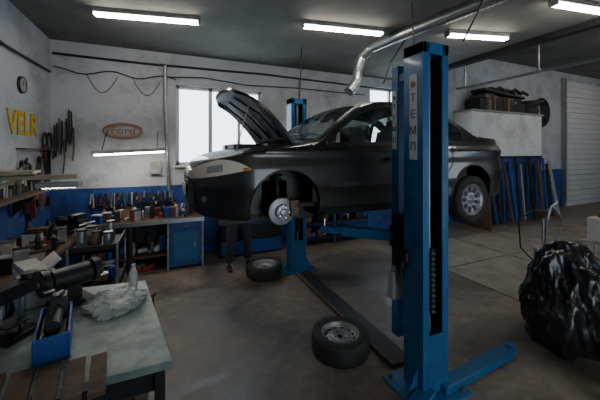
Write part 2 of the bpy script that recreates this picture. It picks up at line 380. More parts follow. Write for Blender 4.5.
for cx in(0,WBASE):
    for s_ in(-1,1):
        b=B('cutter'); b.mi('paint'); prof=[(cx-.365,-.2)]+[(cx-.365*math.cos(math.pi*i/32),.33+.365*math.sin(math.pi*i/32)) for i in range(33)]+[(cx+.365,-.2)]
        n=len(prof); vs=[(p[0],s_*.50,p[1]) for p in prof]+[(p[0],s_*1.2,p[1]) for p in prof]
        b.add(vs,[(i,(i+1)%n,n+(i+1)%n,n+i) for i in range(n)]+[list(range(n)),list(range(n,2*n))[::-1]],'black')
        co=b.done(); cut.append(co)
        md=body.modifiers.new('arch','BOOLEAN'); md.operation='DIFFERENCE'; md.object=co; md.solver='EXACT'
bpy.context.view_layer.update()
dg=bpy.context.evaluated_depsgraph_get()
nm=bpy.data.meshes.new_from_object(body.evaluated_get(dg))
body.modifiers.clear(); body.data=nm
for co in cut: bpy.data.objects.remove(co)
body.parent=car
belt=lambda x:.945+.022*(x-.5)
wtop=lambda x:min(interp(ZT,x)-.105,1.43)
WINS=((.47,1.455),(1.53,2.22),(2.255,2.56))
bm=bmesh.new(); bm.from_mesh(nm); dele=[]
for f in bm.faces:
    c=f.calc_center_median(); x,y,z=c
    if abs(y)>.45 and any(a<x<b for a,b in WINS) and belt(x)<z<wtop(x) and z<interp(ZT,x)-rr_(x)+.002: dele.append(f); continue
    ye=sy(x,interp(ZT,x)-rr_(x))
    if z>.9 and abs(y)<.93*ye and z>interp(ZT,x)-rr_(x)*.9 and (.375<x<1.0 or 2.26<x<2.78): dele.append(f)
bmesh.ops.delete(bm,geom=dele,context='FACES'); bm.to_mesh(nm); bm.free()
try: nm.set_sharp_from_angle(angle=R(35))
except Exception as ex: print(ex)
def side_pt(x,z,s=-1,off=.006):
    e=.004; y=sy(x,z); dx=(sy(x+e,z)-sy(x-e,z))/(2*e); dz=(sy(x,z+e)-sy(x,z-e))/(2*e)
    n=Vector((-dx,1,-dz)).normalized(); p=Vector((x,y,z))+n*off; return Vector((p.x,s*p.y,p.z))
def patch(b,x0,x1,zl,zh,m,nx=24,nz=10,off=.006,both=True):
    for s in ((-1,1) if both else(-1,)):
        vs=[]
        for i in range(nx+1):
            x=x0+(x1-x0)*i/nx; a=zl(x);c_=max(zh(x),a+.0005)
            for j in range(nz+1): vs.append(side_pt(x,a+(c_-a)*j/nz,s,off))
        b.add(vs,[(i*(nz+1)+j,(i+1)*(nz+1)+j,(i+1)*(nz+1)+j+1,i*(nz+1)+j+1) for i in range(nx) for j in range(nz)],m,True)
def strip(b,pts,w,m,off=.004):
    for s in(-1,1):
        P=[]
        for i in range(len(pts)-1):
            a=Vector((*pts[i],0));c_=Vector((*pts[i+1],0)); n=max(1,int((c_-a).length/.03))
            for k in range(n): P.append(a.lerp(c_,k/n))
        P.append(Vector((*pts[-1],0))); vs=[]
        for i,p in enumerate(P):
            d=(P[min(i+1,len(P)-1)]-P[max(i-1,0)]).normalized(); q=Vector((-d.y,d.x,0))*w/2
            vs+=[side_pt(p.x+q.x,p.y+q.y,s,off),side_pt(p.x-q.x,p.y-q.y,s,off)]
        b.add(vs,[(2*i,2*i+1,2*i+3,2*i+2) for i in range(len(P)-1)],m,True)
g=B('side_windows')
for a,b_ in WINS: patch(g,a-.01,b_+.01,lambda x:belt(x)-.01,lambda x:wtop(x)+.01,'glass',off=.003)
g.done(0,car)
g=B('window_trim')
for a,b_ in WINS:
    n=24; up=[(a+(b_-a)*i/n,wtop(a+(b_-a)*i/n)) for i in range(n+1)]
    up=[p for p in up if p[1]>belt(p[0])]
    lo=[(up[0][0],belt(up[0][0])),(up[-1][0],belt(up[-1][0]))]
    strip(g,up,.045,'black',.007); strip(g,lo,.045,'black',.007)
    strip(g,[(b_,belt(b_)),(b_,wtop(b_))],.045,'black',.008)
    if wtop(a)-belt(a)>.05: strip(g,[(a,belt(a)),(a,wtop(a))],.045,'black',.008)
strip(g,[(1.493,.955),(1.493,1.43)],.09,'black',.0065)
g.done(0,car)
def tpatch(b,x0,x1,yf,m,off,nx=24,ny=20,yr=(-1,1)):
    vs=[]
    for i in range(nx+1):
        x=x0+(x1-x0)*i/nx; ye=sy(x,interp(ZT,x)-rr_(x))*yf
        for j in range(ny+1):
            y=ye*(yr[0]+(yr[1]-yr[0])*j/ny)
            sl=(interp(ZT,x+.01)-interp(ZT,x-.01))/.02; n=Vector((-sl,0,1)).normalized(); vs.append(Vector((x,y,topz(x,y)))+n*off)
    b.add(vs,[(i*(ny+1)+j,(i+1)*(ny+1)+j,(i+1)*(ny+1)+j+1,i*(ny+1)+j+1) for i in range(nx) for j in range(ny)],m,True)
g=B('windscreen')
for a,b_ in((.35,1.02),(2.24,2.80)):
    tpatch(g,a,b_,.95,'glass',.004)
    tpatch(g,a,a+.04,.95,'black',.007,4); tpatch(g,b_-.04,b_,.95,'black',.007,4)
    for s in(-1,1): tpatch(g,a,b_,.95,'black',.007,24,3,(s*.93,s))
g.done(0,car)
g=B('wipers')
for y0 in(.35,-.25): g.tube([(.42,y0,topz(.42,y0)+.02),(.46,y0-.25,topz(.46,y0-.25)+.02),(.44,y0-.5 if y0<0 else y0-.55,topz(.44,y0-.5)+.02)],.008,'black',6)
g.done(0,car)
g=B('cabin_interior')
g.bx((.15,-.78,.30),(3.3,.78,.34),'cabin'); g.box((.55,0,.84),(.35,1.36,.18),'cabin'); g.box((.68,0,.73),(.2,1.3,.3),'cabin')
g.box((2.72,0,.92),(.5,1.3,.05),'cabin')
for s in(-1,1):
    g.box((1.35,s*.38,.56),(.5,.48,.16),'seat'); g.box((1.66,s*.38,.84),(.15,.46,.60),'seat',(0,R(14),0)); g.box((1.77,s*.38,1.20),(.09,.26,.17),'seat',(0,R(12),0))
    g.cyl((1.73,s*.38-.06,1.08),(1.75,s*.38-.06,1.18),.008,'chrome',n=6); g.cyl((1.73,s*.38+.06,1.08),(1.75,s*.38+.06,1.18),.008,'chrome',n=6)
    g.box((2.5,s*.40,1.13),(.08,.24,.14),'seat',(0,R(14),0))
    g.bx((.3,s*.80,.35),(2.6,s*.84,.91),'cabin')
g.box((2.2,0,.58),(.5,1.3,.18),'seat'); g.box((2.46,0,.82),(.14,1.3,.5),'seat',(0,R(18),0))
g.lathe([(.175,-.012),(.19,0),(.175,.012),(.162,0),(.175,-.012)],(.93,.38,.93),(-1,0,.45),'black',28); g.cyl((.93,.38,.93),(.75,.38,.85),.03,'black')
g.box((.90,0,1.30),(.03,.22,.06),'black')
g.done(.02,car)
g=B('engine_bay'); tpatch(g,-.70,.24,.84,'black',.004)
for (x,y,sx,sy2,m) in((-.2,-.1,.4,.4,'dark'),(-.05,.38,.3,.25,'black'),(-.3,.40,.2,.2,'galv'),(0,-.48,.2,.2,'dark')): g.box((x,y,.91),(sx,sy2,.10),m)
g.done(.01,car)
g=B('panel_gaps')
strip(g,[(.40,.92),(.42,.60),(.47,.34)],.010,'black')
strip(g,[(1.50,.94),(1.50,.32)],.010,'black')
strip(g,[(2.30,.96),(2.26,.72),(2.16,.60),(2.12,.34)],.010,'black')
strip(g,[(.46,.31),(2.14,.31)],.010,'black')
strip(g,[(-.62,.62),(-.36,.60)],.008,'black'); strip(g,[(3.05,.62),(3.55,.62)],.008,'black')
strip(g,[(2.75,.93),(3.2,.95),(3.5,.93)],.006,'black')
g.done(0,car)
g=B('rub_strip'); strip(g,[(.46,.53),(1.46,.54)],.045,'black',.014); strip(g,[(1.54,.54),(2.12,.545)],.045,'black',.014); g.done(0,car)
g=B('sill_trim'); strip(g,[(.42,.245),(2.2,.245)],.07,'black',.008); g.done(0,car)
g=B('headlamps')
def zl(x):
    t=(x+.86)/.50; return .60+.11*t
def zh(x):
    t=(x+.86)/.50; return .60+.11*t+ .165*(1-max(0,t)**3)
patch(g,-.86,-.36,zl,lambda x:min(zh(x),interp(ZT,x)-.045),'lamp',off=.010)
patch(g,-.43,-.38,lambda x:.695+.02*(x+.4),lambda x:.725,'amber',off=.013)
patch(g,-.875,-.36,lambda x:zl(x)-.012,zl,'black',off=.011,nz=2)
patch(g,-.72,-.60,lambda x:zl(x)+.035,lambda x:zl(x)+.10,'chrome',off=.013)
g.done(0,car)
g=B('tail_lamps'); patch(g,3.26,3.56,lambda x:.76+.05*(3.56-x)/.3,lambda x:min(.97-.03*(3.56-x)/.3,interp(ZT,x)-.07),'red',off=.010); g.done(0,car)
def fx(y,z):
    lo,hi=-.884,-.2
    if sy(lo,z)>=abs(y): return lo-.002
    for _ in range(30):
        m_=(lo+hi)/2
        if sy(m_,z)<abs(y): lo=m_
        else: hi=m_
    return hi
def fpatch(b,y0,y1,z0,z1,m,off=.01,ny=16,nz=4):
    vs=[]
    for i in range(ny+1):
        y=y0+(y1-y0)*i/ny
        for j in range(nz+1):
            z=z0+(z1-z0)*j/nz; vs.append((fx(y,z)-off,y*1.006,z))
    b.add(vs,[(i*(nz+1)+j,(i+1)*(nz+1)+j,(i+1)*(nz+1)+j+1,i*(nz+1)+j+1) for i in range(ny) for j in range(nz)],m,True)
g=B('front_grille'); fpatch(g,-.36,.36,.54,.62,'black'); fpatch(g,-.50,.50,.34,.47,'black'); fpatch(g,-.78,-.56,.36,.49,'black'); fpatch(g,.56,.78,.36,.49,'black')
fpatch(g,-.36,.36,.625,.637,'chrome',.014); fpatch(g,-.30,.30,.575,.585,'chrome',.014)
g.cyl((-.905,0,.59),(-.90,0,.59),.05,'chrome'); 
for s in(-1,1): g.cyl((fx(.66,.43)-.025,s*.66,.42),(fx(.66,.43),s*.64,.42),.03,'galv')
g.box((-.905,0,.48),(.012,.52,.11),'white'); g.done(0,car)
g=B('rear_plate'); g.box((3.605,0,.62),(.02,.5,.12),'white'); g.done(0,car)
g=B('door_handles')
for x in(1.30,2.08):
    for s in(-1,1):
        p=side_pt(x,.79,s,.025); g.box(p,(.19,.022,.032),'paint'); 
        for dx in(-.08,.08): g.box(side_pt(x+dx,.79,s,.01),(.02,.04,.028),'paint')
g.done(.008,car)
g=B('door_mirrors')
for s in(-1,1):
    g.box((.66,s*.93,.99),(.08,.14,.03),'paint'); g.box((.65,s*1.01,1.05),(.13,.20,.14),'paint'); g.box((.717,s*1.01,1.05),(.008,.17,.11),'chrome')
g.done(.025,car)
g=B('arch_lips')
for cx in(0,WBASE):
    for s in(-1,1):
        pts=[]
        for i in range(29):
            an=math.pi*(-.08+1.16*i/28); x=cx-.37*math.cos(an); z=.33+.37*math.sin(an)
            pts.append(side_pt(x,max(z,.21),s,.0))
        g.tube(pts,.010,'paint',8)
g.done(0,car)
g=B('roof_aerial'); g.cyl((2.0,0,1.51),(2.25,0,1.70),.005,'black',n=6); g.done(0,car)
g=B('underbody'); g.bx((-.6,-.45,.10),(.5,.45,.2),'dark').bx((.5,-.15,.12),(3.1,.15,.2),'rust').bx((2.2,-.5,.12),(3.0,.5,.2),'dark')
g.cyl((2.9,.2,.2),(3.3,.2,.2),.09,'rust'); g.done(.01,car)
g=B('bonnet')
n1=14;n2=14; hi=Vector((.19,1.0)); tp=Vector((-.50,1.60)); d2=(tp-hi); dn=Vector((-d2.y,d2.x)).normalized()*-1
if dn.y<0: dn=-dn
for layer,(off,m) in enumerate(((0.,'paint'),(-.03,'dark'))):
    vs=[]
    for i in range(n1+1):
        t=i/n1; hw=.70-.03*t-.14*t**5
        base=hi+d2*t+dn*(.05*math.sin(math.pi*t)-.08*max(0,t-.8)**1.2*3+off)
        for j in range(n2+1):
            q=-1+2*j/n2; vs.append((base.x+.10*t*(q*q)*.9,q*hw,base.y-.03*q*q-.04*(q**8)))
    g.add(vs,[(i*(n2+1)+j,(i+1)*(n2+1)+j,(i+1)*(n2+1)+j+1,i*(n2+1)+j+1) for i in range(n1) for j in range(n2)],m,True)
nv=(n1+1)*(n2+1)
idx=[i*(n2+1) for i in range(n1+1)]+[n1*(n2+1)+j for j in range(1,n2+1)]+[i*(n2+1)+n2 for i in range(n1-1,-1,-1)]+[j for j in range(n2-1,0,-1)]
base0=len(g.v)-2*nv
for a in range(len(idx)):
    p=idx[a];q=idx[(a+1)%len(idx)]; g.f.append([base0+p,base0+q,base0+nv+q,base0+nv+p]); g.m.append(g.mi('paint')); g.sm.append(False)
for q in(-.4,0,.4): 
    a=hi+d2*.12; b_=hi+d2*.85; g.tube([(a.x,q,a.y-.035),((a.x+b_.x)/2,q,(a.y+b_.y)/2+.0),(b_.x,q*.8,b_.y-.05)],.014,'black',6)
g.done(0,car)
g=B('bonnet_prop'); g.tube([(-.45,-.6,.84),(-.30,-.55,1.36)],.006,'galv',6); g.done(0,car)
def wheel(name,parent=None,loc=(0,0,0),rot=(0,0,0),hubcap=True):
    b=B(name); ax=(0,-1,0)
    tp_=[(.205,-.095),(.235,-.105),(.285,-.108),(.308,-.095),(.316,-.07),(.318,0),(.316,.07),(.308,.095),(.285,.108),(.235,.105),(.205,.095)]
    b.lathe(tp_,(0,0,0),ax,'rubber',56)
    for h in(-.045,-.015,.015,.045): b.lathe([(.3185,h-.004),(.320,h-.004),(.320,h+.004),(.3185,h+.004)],(0,0,0),ax,'black',56)
    b.lathe([(.285,.109),(.290,.110),(.294,.1075)],(0,0,0),ax,'dark',48)
    b.lathe([(.207,-.095),(.212,-.09),(.19,-.06),(.185,0),(.19,.06),(.200,.075),(.212,.092),(.205,.098),(.196,.085),(.19,.05),(.17,.035)],(0,0,0),ax,'rim',48)
    if hubcap:
        b.lathe([(.0,.075),(.03,.075),(.04,.062),(.10,.060),(.12,.066)],(0,0,0),ax,'rim',40)
        b.lathe([(.12,.066),(.185,.075),(.198,.088)],(0,0,0),ax,'rim',40)
        for i in range(9):
            an=2*math.pi*i/9; c_=Vector((math.cos(an)*.135,-.073,math.sin(an)*.135))
            b.box(c_,(.075,.012,.044),'black',(0,-an,0))
    else:
        b.lathe([(.17,.035),(.13,.055),(.09,.06),(.075,.045),(.032,.045)],(0,0,0),ax,'rim',40)
        b.lathe([(.032,.045),(.032,.0)],(0,0,0),ax,'black',24); b.cyl((0,-.01,0),(0,.0,0),.032,'black')
        for i in range(12):
            an=2*math.pi*i/12; c_=Vector((math.cos(an)*.150,-.048,math.sin(an)*.150)); n_=Vector((0,-1,0))
            b.cyl(c_,c_+n_*.006,.014,'black',n=12)
        for i in range(5):
            an=2*math.pi*i/5; c_=Vector((math.cos(an)*.055,-.045,math.sin(an)*.055)); b.cyl(c_,c_+Vector((0,-.006,0)),.008,'black',n=8)
    b.lathe([(.17,-.02),(0,-.02)],(0,0,0),ax,'dark',32)
    o=b.done(0,parent); o.location=loc; o.rotation_euler=rot; return o
wheel('rear_wheel',car,(WBASE,-.80,.235),(0,R(20),0)); wheel('rear_wheel_far',car,(WBASE,.80,.235),(0,0,R(180)))
wheel('wheel',None,(1.73,2.86,.109),(R(-90),0,R(20)),False).location=(1.735,2.86,.109)
wheel('wheel',None,(1.55,5.12,.109),(R(-90),0,R(50)),False)
for s,nm_ in((-1,'front_hub'),(1,'front_hub_far')):
    g=B(nm_); y=s*.72; z=.26
    g.lathe([(.0,.0),(.14,.0),(.14,.022),(.075,.022),(.072,.06),(.035,.06),(.03,.075),(0,.075)],(0,y,z),(0,s,0),'rim',40)
    for i in range(5):
        an=2*math.pi*i/5; g.cyl((math.cos(an)*.054,y+s*.06,z+math.sin(an)*.054),(math.cos(an)*.054,y+s*.09,z+math.sin(an)*.054),.007,'chrome',n=8)
    g.box((.13,y,z+.03),(.09,.12,.16),'rust'); g.cyl((0,y-s*.10,z-.05),(.0,y-s*.17,z+.42),.035,'dark')
    pts=[(math.cos(i*.6)*.06,y-s*.15+math.sin(i*.6)*.06,z+.14+i*.0042) for i in range(60)]
    g.tube(pts,.009,'black',6)
    g.cyl((0,y,z),(0,s*.3,z-.02),.02,'dark'); g.tube([(-.02,y,z-.08),(.1,s*.4,z-.06)],.025,'rust',8)
    g.bx((-.15,s*.42,z-.1),(.15,s*.5,z+.3),'dark')
    g.done(.004,car)
# ------------------------------------------------------------------ person (mechanic behind the car)
def skin_person():
    P=empty('mechanic',(1.20,5.62,0))
    def sk(name,V,E,Rr,m,sub=2,root=0):
        me=bpy.data.meshes.new(name); me.from_pydata(V,E,[]); me.materials.append(M[m])
        o=bpy.data.objects.new(name,me); scn.collection.objects.link(o)
        md=o.modifiers.new('skin','SKIN'); 
        for i,r_ in enumerate(Rr): me.skin_vertices[0].data[i].radius=r_ if isinstance(r_,tuple) else (r_,r_)
        me.skin_vertices[0].data[root].use_root=True; md.use_smooth_shade=True
        o.modifiers.new('sub','SUBSURF').levels=sub; o.modifiers['sub'].render_levels=sub
        o.parent=P; return o
    V=[(0,0,.95),(0,-.03,1.15),(0,-.10,1.38),(0,-.13,1.46),
       (-.10,0,.90),(-.16,-.06,.50),(-.18,.03,.12), (.10,0,.90),(.17,.02,.50),(.20,.12,.12),
       (-.19,-.11,1.40),(-.26,-.22,1.15),(-.20,-.45,1.25), (.19,-.11,1.40),(.26,-.22,1.15),(.20,-.45,1.25)]
    E=[(0,1),(1,2),(2,3),(0,4),(4,5),(5,6),(0,7),(7,8),(8,9),(2,10),(10,11),(11,12),(2,13),(13,14),(14,15)]
    Rr=[(.16,.13),(.15,.12),(.17,.12),.07,.12,.095,.08,.12,.095,.08,.07,.055,.045,.07,.055,.045]
    sk('overalls',V,E,Rr,'cloth')
    sk('shoe_left',[(-.18,.06,.05),(-.18,-.08,.045),(-.18,-.17,.035)],[(0,1),(1,2)],[(.05,.05),(.05,.045),(.042,.032)],'black')
    sk('shoe_right',[(.20,.15,.05),(.21,.01,.045),(.21,-.08,.035)],[(0,1),(1,2)],[(.05,.05),(.05,.045),(.042,.032)],'black')
    sk('neck',[(0,-.12,1.42),(0,-.16,1.54)],[(0,1)],[.06,.055],'skin')
    bm=bmesh.new(); bmesh.ops.create_icosphere(bm,subdivisions=4,radius=1)
    for v in bm.verts:
        p=v.co; x,y,z=p
        sx=.075*(1-.22*max(0,-z)); yy=.095*y; zz=.118*z
        if y<0: 
            yy*=.95
            n_=math.exp(-((x*.075)/.014)**2-((zz+.012)/.022)**2); yy-=.022*n_*(1 if y<-.5 else 0)
            for s in(-1,1): yy+=.008*math.exp(-((x*.075-s*.03)/.014)**2-((zz-.012)/.010)**2)*(1 if y<-.3 else 0)
            yy-=.005*math.exp(-((x*.075)/.02)**2-((zz+.052)/.007)**2)
            yy-=.008*math.exp(-((x*.075)/.02)**2-((zz+.095)/.015)**2)
        v.co=(x*sx,yy,zz)
    me=bpy.data.meshes.new('head'); bm.to_mesh(me); bm.free(); me.materials.append(M['skin'])
    for p in me.polygons:p.use_smooth=True
    h=bpy.data.objects.new('head',me); scn.collection.objects.link(h); h.parent=P; h.location=(0,-.19,1.64); h.rotation_euler=(R(12),0,0)
    b=B('cap'); b.lathe([(.083,-.005),(.086,.03),(.078,.07),(.045,.10),(0,.11)],(0,0,.02),(0,0,1),'cap',28); b.box((0,-.115,.022),(.13,.09,.01),'cap'); o=b.done(0,P); o.location=(0,-.185,1.655); o.scale=(1,1.15,1)
    b=B('face_details')
    for s in(-1,1):
        b.lathe([(.0,.010),(.006,.008),(.010,.0),(.006,-.008),(0,-.01)],(s*.030,-.084,.012),(0,0,1),'white',12); b.cyl((s*.030,-.092,.012),(s*.030,-.096,.012),.005,'hair',n=10)
        b.lathe([(.0,.03),(.012,.018),(.014,0),(.010,-.02),(0,-.03)],(s*.077,.01,.0),(0,0,1),'skin',12)
    b.box((0,-.094,-.052),(.045,.008,.008),'orange'); b.lathe([(.079,.0),(.082,.03)],(0,.02,-.04),(0,0,1),'hair',24); o=b.done(0,P); o.location=(0,-.19,1.64); o.rotation_euler=(R(12),0,0)
    for s,nm_ in((-1,'hand_left'),(1,'hand_right')):
        wx,wy,wz=s*.20,-.45,1.25
        V=[(wx,wy,wz),(wx-s*.005,wy-.09,wz+.02)]; sk(nm_+'_palm',V,[(0,1)],[(.03,.02),(.042,.018)],'skin')
        for i in range(4):
            ox=(i-1.5)*.021; l=[.068,.078,.074,.058][i]
            V=[(wx+ox*.8,wy-.085,wz+.02),(wx+ox,wy-.10-l*.45,wz+.03),(wx+ox,wy-.10-l*.8,wz+.012),(wx+ox,wy-.10-l,wz-.01)]
            sk(nm_+'_finger_%d'%i,V,[(0,1),(1,2),(2,3)],[.010,.009,.0085,.007],'skin',1)
        V=[(wx-s*.025,wy-.03,wz+.01),(wx-s*.055,wy-.07,wz+.015),(wx-s*.06,wy-.105,wz+.01)]
        sk(nm_+'_thumb',V,[(0,1),(1,2)],[.012,.011,.009],'skin',1)
skin_person()
# ------------------------------------------------------------------ back workbench & clutter
b=B('workbench'); 
b.bx((-1.3,6.0,.88),(.62,WB-.02,.94),'wood'); b.bx((-1.3,5.99,.87),(.62,6.02,.94),'galv')
b.bx((-1.3,6.1,.25),(0,WB-.05,.28),'wood'); b.bx((-1.3,WB-.06,.0),(0,WB-.04,.88),'dark')
for x in(-1.28,-.65): b.bx((x,6.05,0),(x+.06,6.11,.88),'dark')
b.bx((0,6.05,.04),(.58,WB-.05,.88),'blue2'); b.bx((.05,6.02,.12),(.53,6.05,.70),'blue2'); b.bx((.05,6.02,.73),(.53,6.05,.86),'blue2')
b.bx((.08,6.015,.15),(.50,6.02,.67),'blue'); b.box((.45,6.0,.45),(.02,.03,.10),'chrome'); b.box((.29,6.0,.80),(.12,.03,.02),'chrome')
b.bx((-.03,6.02,0),(0,WB-.05,.88),'offw'); b.bx((.58,6.02,0),(.61,WB-.05,.88),'offw')
b.done(.004)
def clutter(name,x0,x1,y0,y1,z,n,hmin=.05,hmax=.25,cols=('dark','black','redp','white','blue2','galv','card','rust','offw')):
    b=B(name)
    for i in range(n):
        x=random.uniform(x0,x1);y=random.uniform(y0,y1);h=random.uniform(hmin,hmax);m=random.choice(cols);k=random.random()
        if k<.4:
            r=random.uniform(.02,.05); b.cyl((x,y,z),(x,y,z+h*.8),r,m,n=14); b.cyl((x,y,z+h*.8),(x,y,z+h*.95),r,m,r*.4,n=14); b.cyl((x,y,z+h*.95),(x,y,z+h+.02),r*.4,'black',n=8)
        elif k<.72:
            w_,d_=random.uniform(.05,.2),random.uniform(.05,.15); an=random.uniform(-.6,.6)
            b.box((x,y,z+h*.35),(w_,d_,h*.7),m,(0,0,an)); b.box((x,y,z+h*.7+.01),(w_*1.04,d_*1.04,.02),random.choice(cols),(0,0,an))
        elif k<.86:
            a=random.uniform(0,3); c_,s_=math.cos(a),math.sin(a); b.box((x,y,z+.07),(.16,.06,.07),m,(0,0,a)); b.cyl((x+c_*.08,y+s_*.08,z+.07),(x+c_*.18,y+s_*.18,z+.07),.022,'dark',n=10); b.box((x-c_*.05,y-s_*.05,z+.04),(.045,.04,.08),'black',(0,0,a))
        else: a=random.uniform(0,3); b.tube([(x,y,z+.02),(x+.06*math.cos(a),y+.06*math.sin(a),z+.05),(x+.14*math.cos(a+.5),y+.14*math.sin(a+.5),z+.03)],.015,m,8)
    b.done(.004)
clutter('assorted_bottles_and_tools',-1.2,.45,6.15,6.5,.942,60,.05,.28)
clutter('under_bench_boxes',-1.15,-.1,6.2,6.5,.285,18,.12,.4)
clutter('floor_parts_boxes',-1.15,-.1,6.2,6.5,0,12,.1,.22)
b=B('tool_rack')
b.bx((-1.35,WB-.05,1.15),(.1,WB-.02,1.18),'dark')
for i in range(34):
    x=-1.33+i*.042; l=random.uniform(.1,.3); b.box((x,WB-.05,1.40-l/2),(random.uniform(.012,.03),.02,l),random.choice(['galv','dark','dark','rust','rust','offw','blue','black']),(0,random.uniform(-.15,.15),0))
    b.box((x,WB-.055,1.40-l),(.026,.026,.05),random.choice(['redp','black','yellow','dark','black','dark']))
b.done()
b=B('parts_rack'); 
for z in(.15,.5,.85): b.bx((2.6,6.2,z),(4.6,WB-.03,z+.03),'dark')
for x in(2.6,3.6,4.56): b.bx((x,6.2,0),(x+.04,6.24,1.3),'blue2')
for i in range(22):
    x=random.uniform(2.75,4.45); z=random.choice([.18,.53,.88]); h=random.uniform(.08,.27); b.box((x,6.45,z+h/2),(random.uniform(.1,.25),.25,h),random.choice(['card','blue2','redp','dark','offw','rust']))
b.done(.004)
b=B('storage_cabinet'); b.bx((.95,6.25,0),(2.3,WB-.03,.95),'dark'); 
for i in range(3): b.bx((.98,6.23,.05+i*.3),(2.27,6.25,.32+i*.3),'dark' if i%2 else 'blue2')
for i in range(8): 
    x=1.05+i*.15; h=random.uniform(.1,.3); b.box((x,6.45,.95+h/2),(.12,.2,h),random.choice(['card','blue2','redp','dark','offw']))
b.done(.005)
s=empty('wall_sign',(-.81,WB-.02,2.59))
g=B('oval_rim'); pts=[(.33*math.cos(2*math.pi*i/48),0,.14*math.sin(2*math.pi*i/48)) for i in range(49)]; g.tube(pts,.012,'orange',6)
pts=[(.29*math.cos(2*math.pi*i/48),0,.105*math.sin(2*math.pi*i/48)) for i in range(49)]; g.tube(pts,.006,'orange',6); g.done(0,s)
text('sign_text','Ford',(0,-.005,0),(R(90),0,0),.20,'orange',.004,s,1.1)
s=empty('yellow_wall_sign',(WL+.01,5.62,2.58)); text('sign_letters','VELR',(0,0,0),(R(90),0,R(90)),.46,'yellow',.006,s,.95,.012)
b=B('wall_clock'); b.lathe([(0,.03),(.10,.03),(.12,.02),(.12,0)],(WL,5.55,3.15),(1,0,0),'offw',30); b.lathe([(.10,.031),(.12,.035),(.125,.0)],(WL,5.55,3.15),(1,0,0),'dark',30); b.box((WL+.034,5.55,3.18),(.004,.01,.07),'black'); b.done()
b=B('hanging_tools')
for i in range(46):
    y=random.uniform(5.4,6.6); z=random.uniform(1.3,2.15); l=random.uniform(.12,.4); b.box((WL+.04,y,z),(.04,random.uniform(.02,.08),l),random.choice(['dark','black','rust','galv','dark','dark','redp','offw']),(random.uniform(-.3,.3),0,0)); b.cyl((WL+.03,y,z+l/2),(WL+.05,y,z+l/2),.03,'dark',n=10)
for y in(6.3,6.5): b.tube([(WL+.05,y+.10*math.cos(a*.4),2.35+.16*math.sin(a*.4)) for a in range(17)],.018,'black',6)
b.bx((WL,5.4,2.22),(WL+.12,6.65,2.24),'wood')
for i in range(9):
    x=WL+.08+i*.035; z=random.uniform(1.9,2.7); b.tube([(x,WB-.05,z+.35),(x+.02,WB-.09,z),(x-.01,WB-.06,z-.25)],.014,random.choice(['black','dark','rust']),6)
b.done()
b=B('side_workbench'); b.bx((WL+.02,3.7,.88),(-1.25,5.95,.94),'wood')
for y in(3.75,4.8,5.9): b.bx((-1.33,y-.03,0),(-1.27,y+.03,.88),'dark')
b.bx((WL+.02,3.75,.3),(-1.3,5.9,.33),'wood'); b.done(.004)
clutter('side_bench_tools',-1.85,-1.35,3.95,5.2,.942,60,.06,.38,('dark','black','redp','white','dark','galv','rust','offw','dark'))
clutter('side_shelf_parts',-1.85,-1.4,3.9,5.7,.335,26,.1,.4,('dark','black','card','blue2','rust'))
b=B('shelf_unit'); b.bx((WL+.02,3.9,1.62),(-1.6,5.3,1.65),'wood'); 
for i in range(14): 
    y=4.0+i*.09; h=random.uniform(.08,.25); b.cyl((-1.78,y,1.65),(-1.78,y,1.65+h),.035,random.choice(['redp','white','dark','dark','rust','galv']),n=12)
for y in(3.95,5.25): b.add([(WL+.01,y,1.3),(WL+.01,y,1.62),(-1.65,y,1.62),(WL+.01,y+.02,1.3),(WL+.01,y+.02,1.62),(-1.65,y+.02,1.62)],[(0,1,2),(3,5,4),(0,2,5,3),(0,3,4,1),(1,4,5,2)],'dark')
b.done()
b=B('tool_cart')
for z in(.12,.55,1.02): b.bx((-1.05,4.1,z),(-.55,4.8,z+.03),'dark'); b.bx((-1.05,4.1,z),(-.55,4.12,z+.09),'dark'); b.bx((-.57,4.1,z),(-.55,4.8,z+.09),'dark')
for x in(-1.04,-.56):
    for y in(4.11,4.79): b.cyl((x,y,.06),(x,y,1.1),.016,'galv',n=8); b.cyl((x-.015,y,.05),(x+.015,y,.05),.05,'black',n=16)
for (x,y,r,h,m) in((-.95,4.3,.05,.22,'galv'),(-.8,4.25,.04,.2,'rust'),(-.68,4.3,.05,.17,'galv'),(-.9,4.55,.06,.2,'offw'),(-.7,4.6,.05,.24,'galv'),(-.8,4.42,.035,.16,'dark')): b.cyl((x,y,1.05),(x,y,1.05+h),r,m); b.lathe([(r*1.05,h-.02),(r*1.08,h),(r*.9,h)],(x,y,1.05),(0,0,1),'dark',20)
for i in range(16): b.box((random.uniform(-.95,-.65),random.uniform(4.2,4.7),random.choice([.62,.2])+.05),(.12,.1,.12),random.choice(['redp','dark','blue2','card','offw']))
b.done(.003)
def vise(name,loc,rz,m,k=1.0):
    b=B(name); b.cyl((0,0,0),(0,0,.05),.09,m,n=24); b.box((0,0,.10),(.12,.12,.12),m); b.box((0,-.03,.17),(.13,.22,.07),m)
    b.box((0,-.12,.22),(.16,.04,.08),m); b.box((0,-.20,.22),(.16,.04,.08),m); b.box((0,-.21,.15),(.13,.06,.10),m)
    b.box((0,-.142,.245),(.15,.01,.04),'galv'); b.box((0,-.178,.245),(.15,.01,.04),'galv'); b.cyl((0,-.14,.15),(0,-.30,.15),.018,'galv'); b.cyl((-.12,-.29,.15),(.12,-.29,.15),.009,'galv',n=8)
    b.box((0,.08,.21),(.09,.07,.03),m); o=b.done(.008); o.location=loc; o.rotation_euler=(0,0,rz); o.scale=(k,k,k); return o
vise('bench_vise',(-1.42,5.55,.94),R(60),'dark',1.2)
b=B('metal_workbench'); T=[(.02,1.95),(-.21,3.26),(-1.15,3.36),(-.95,1.95)]
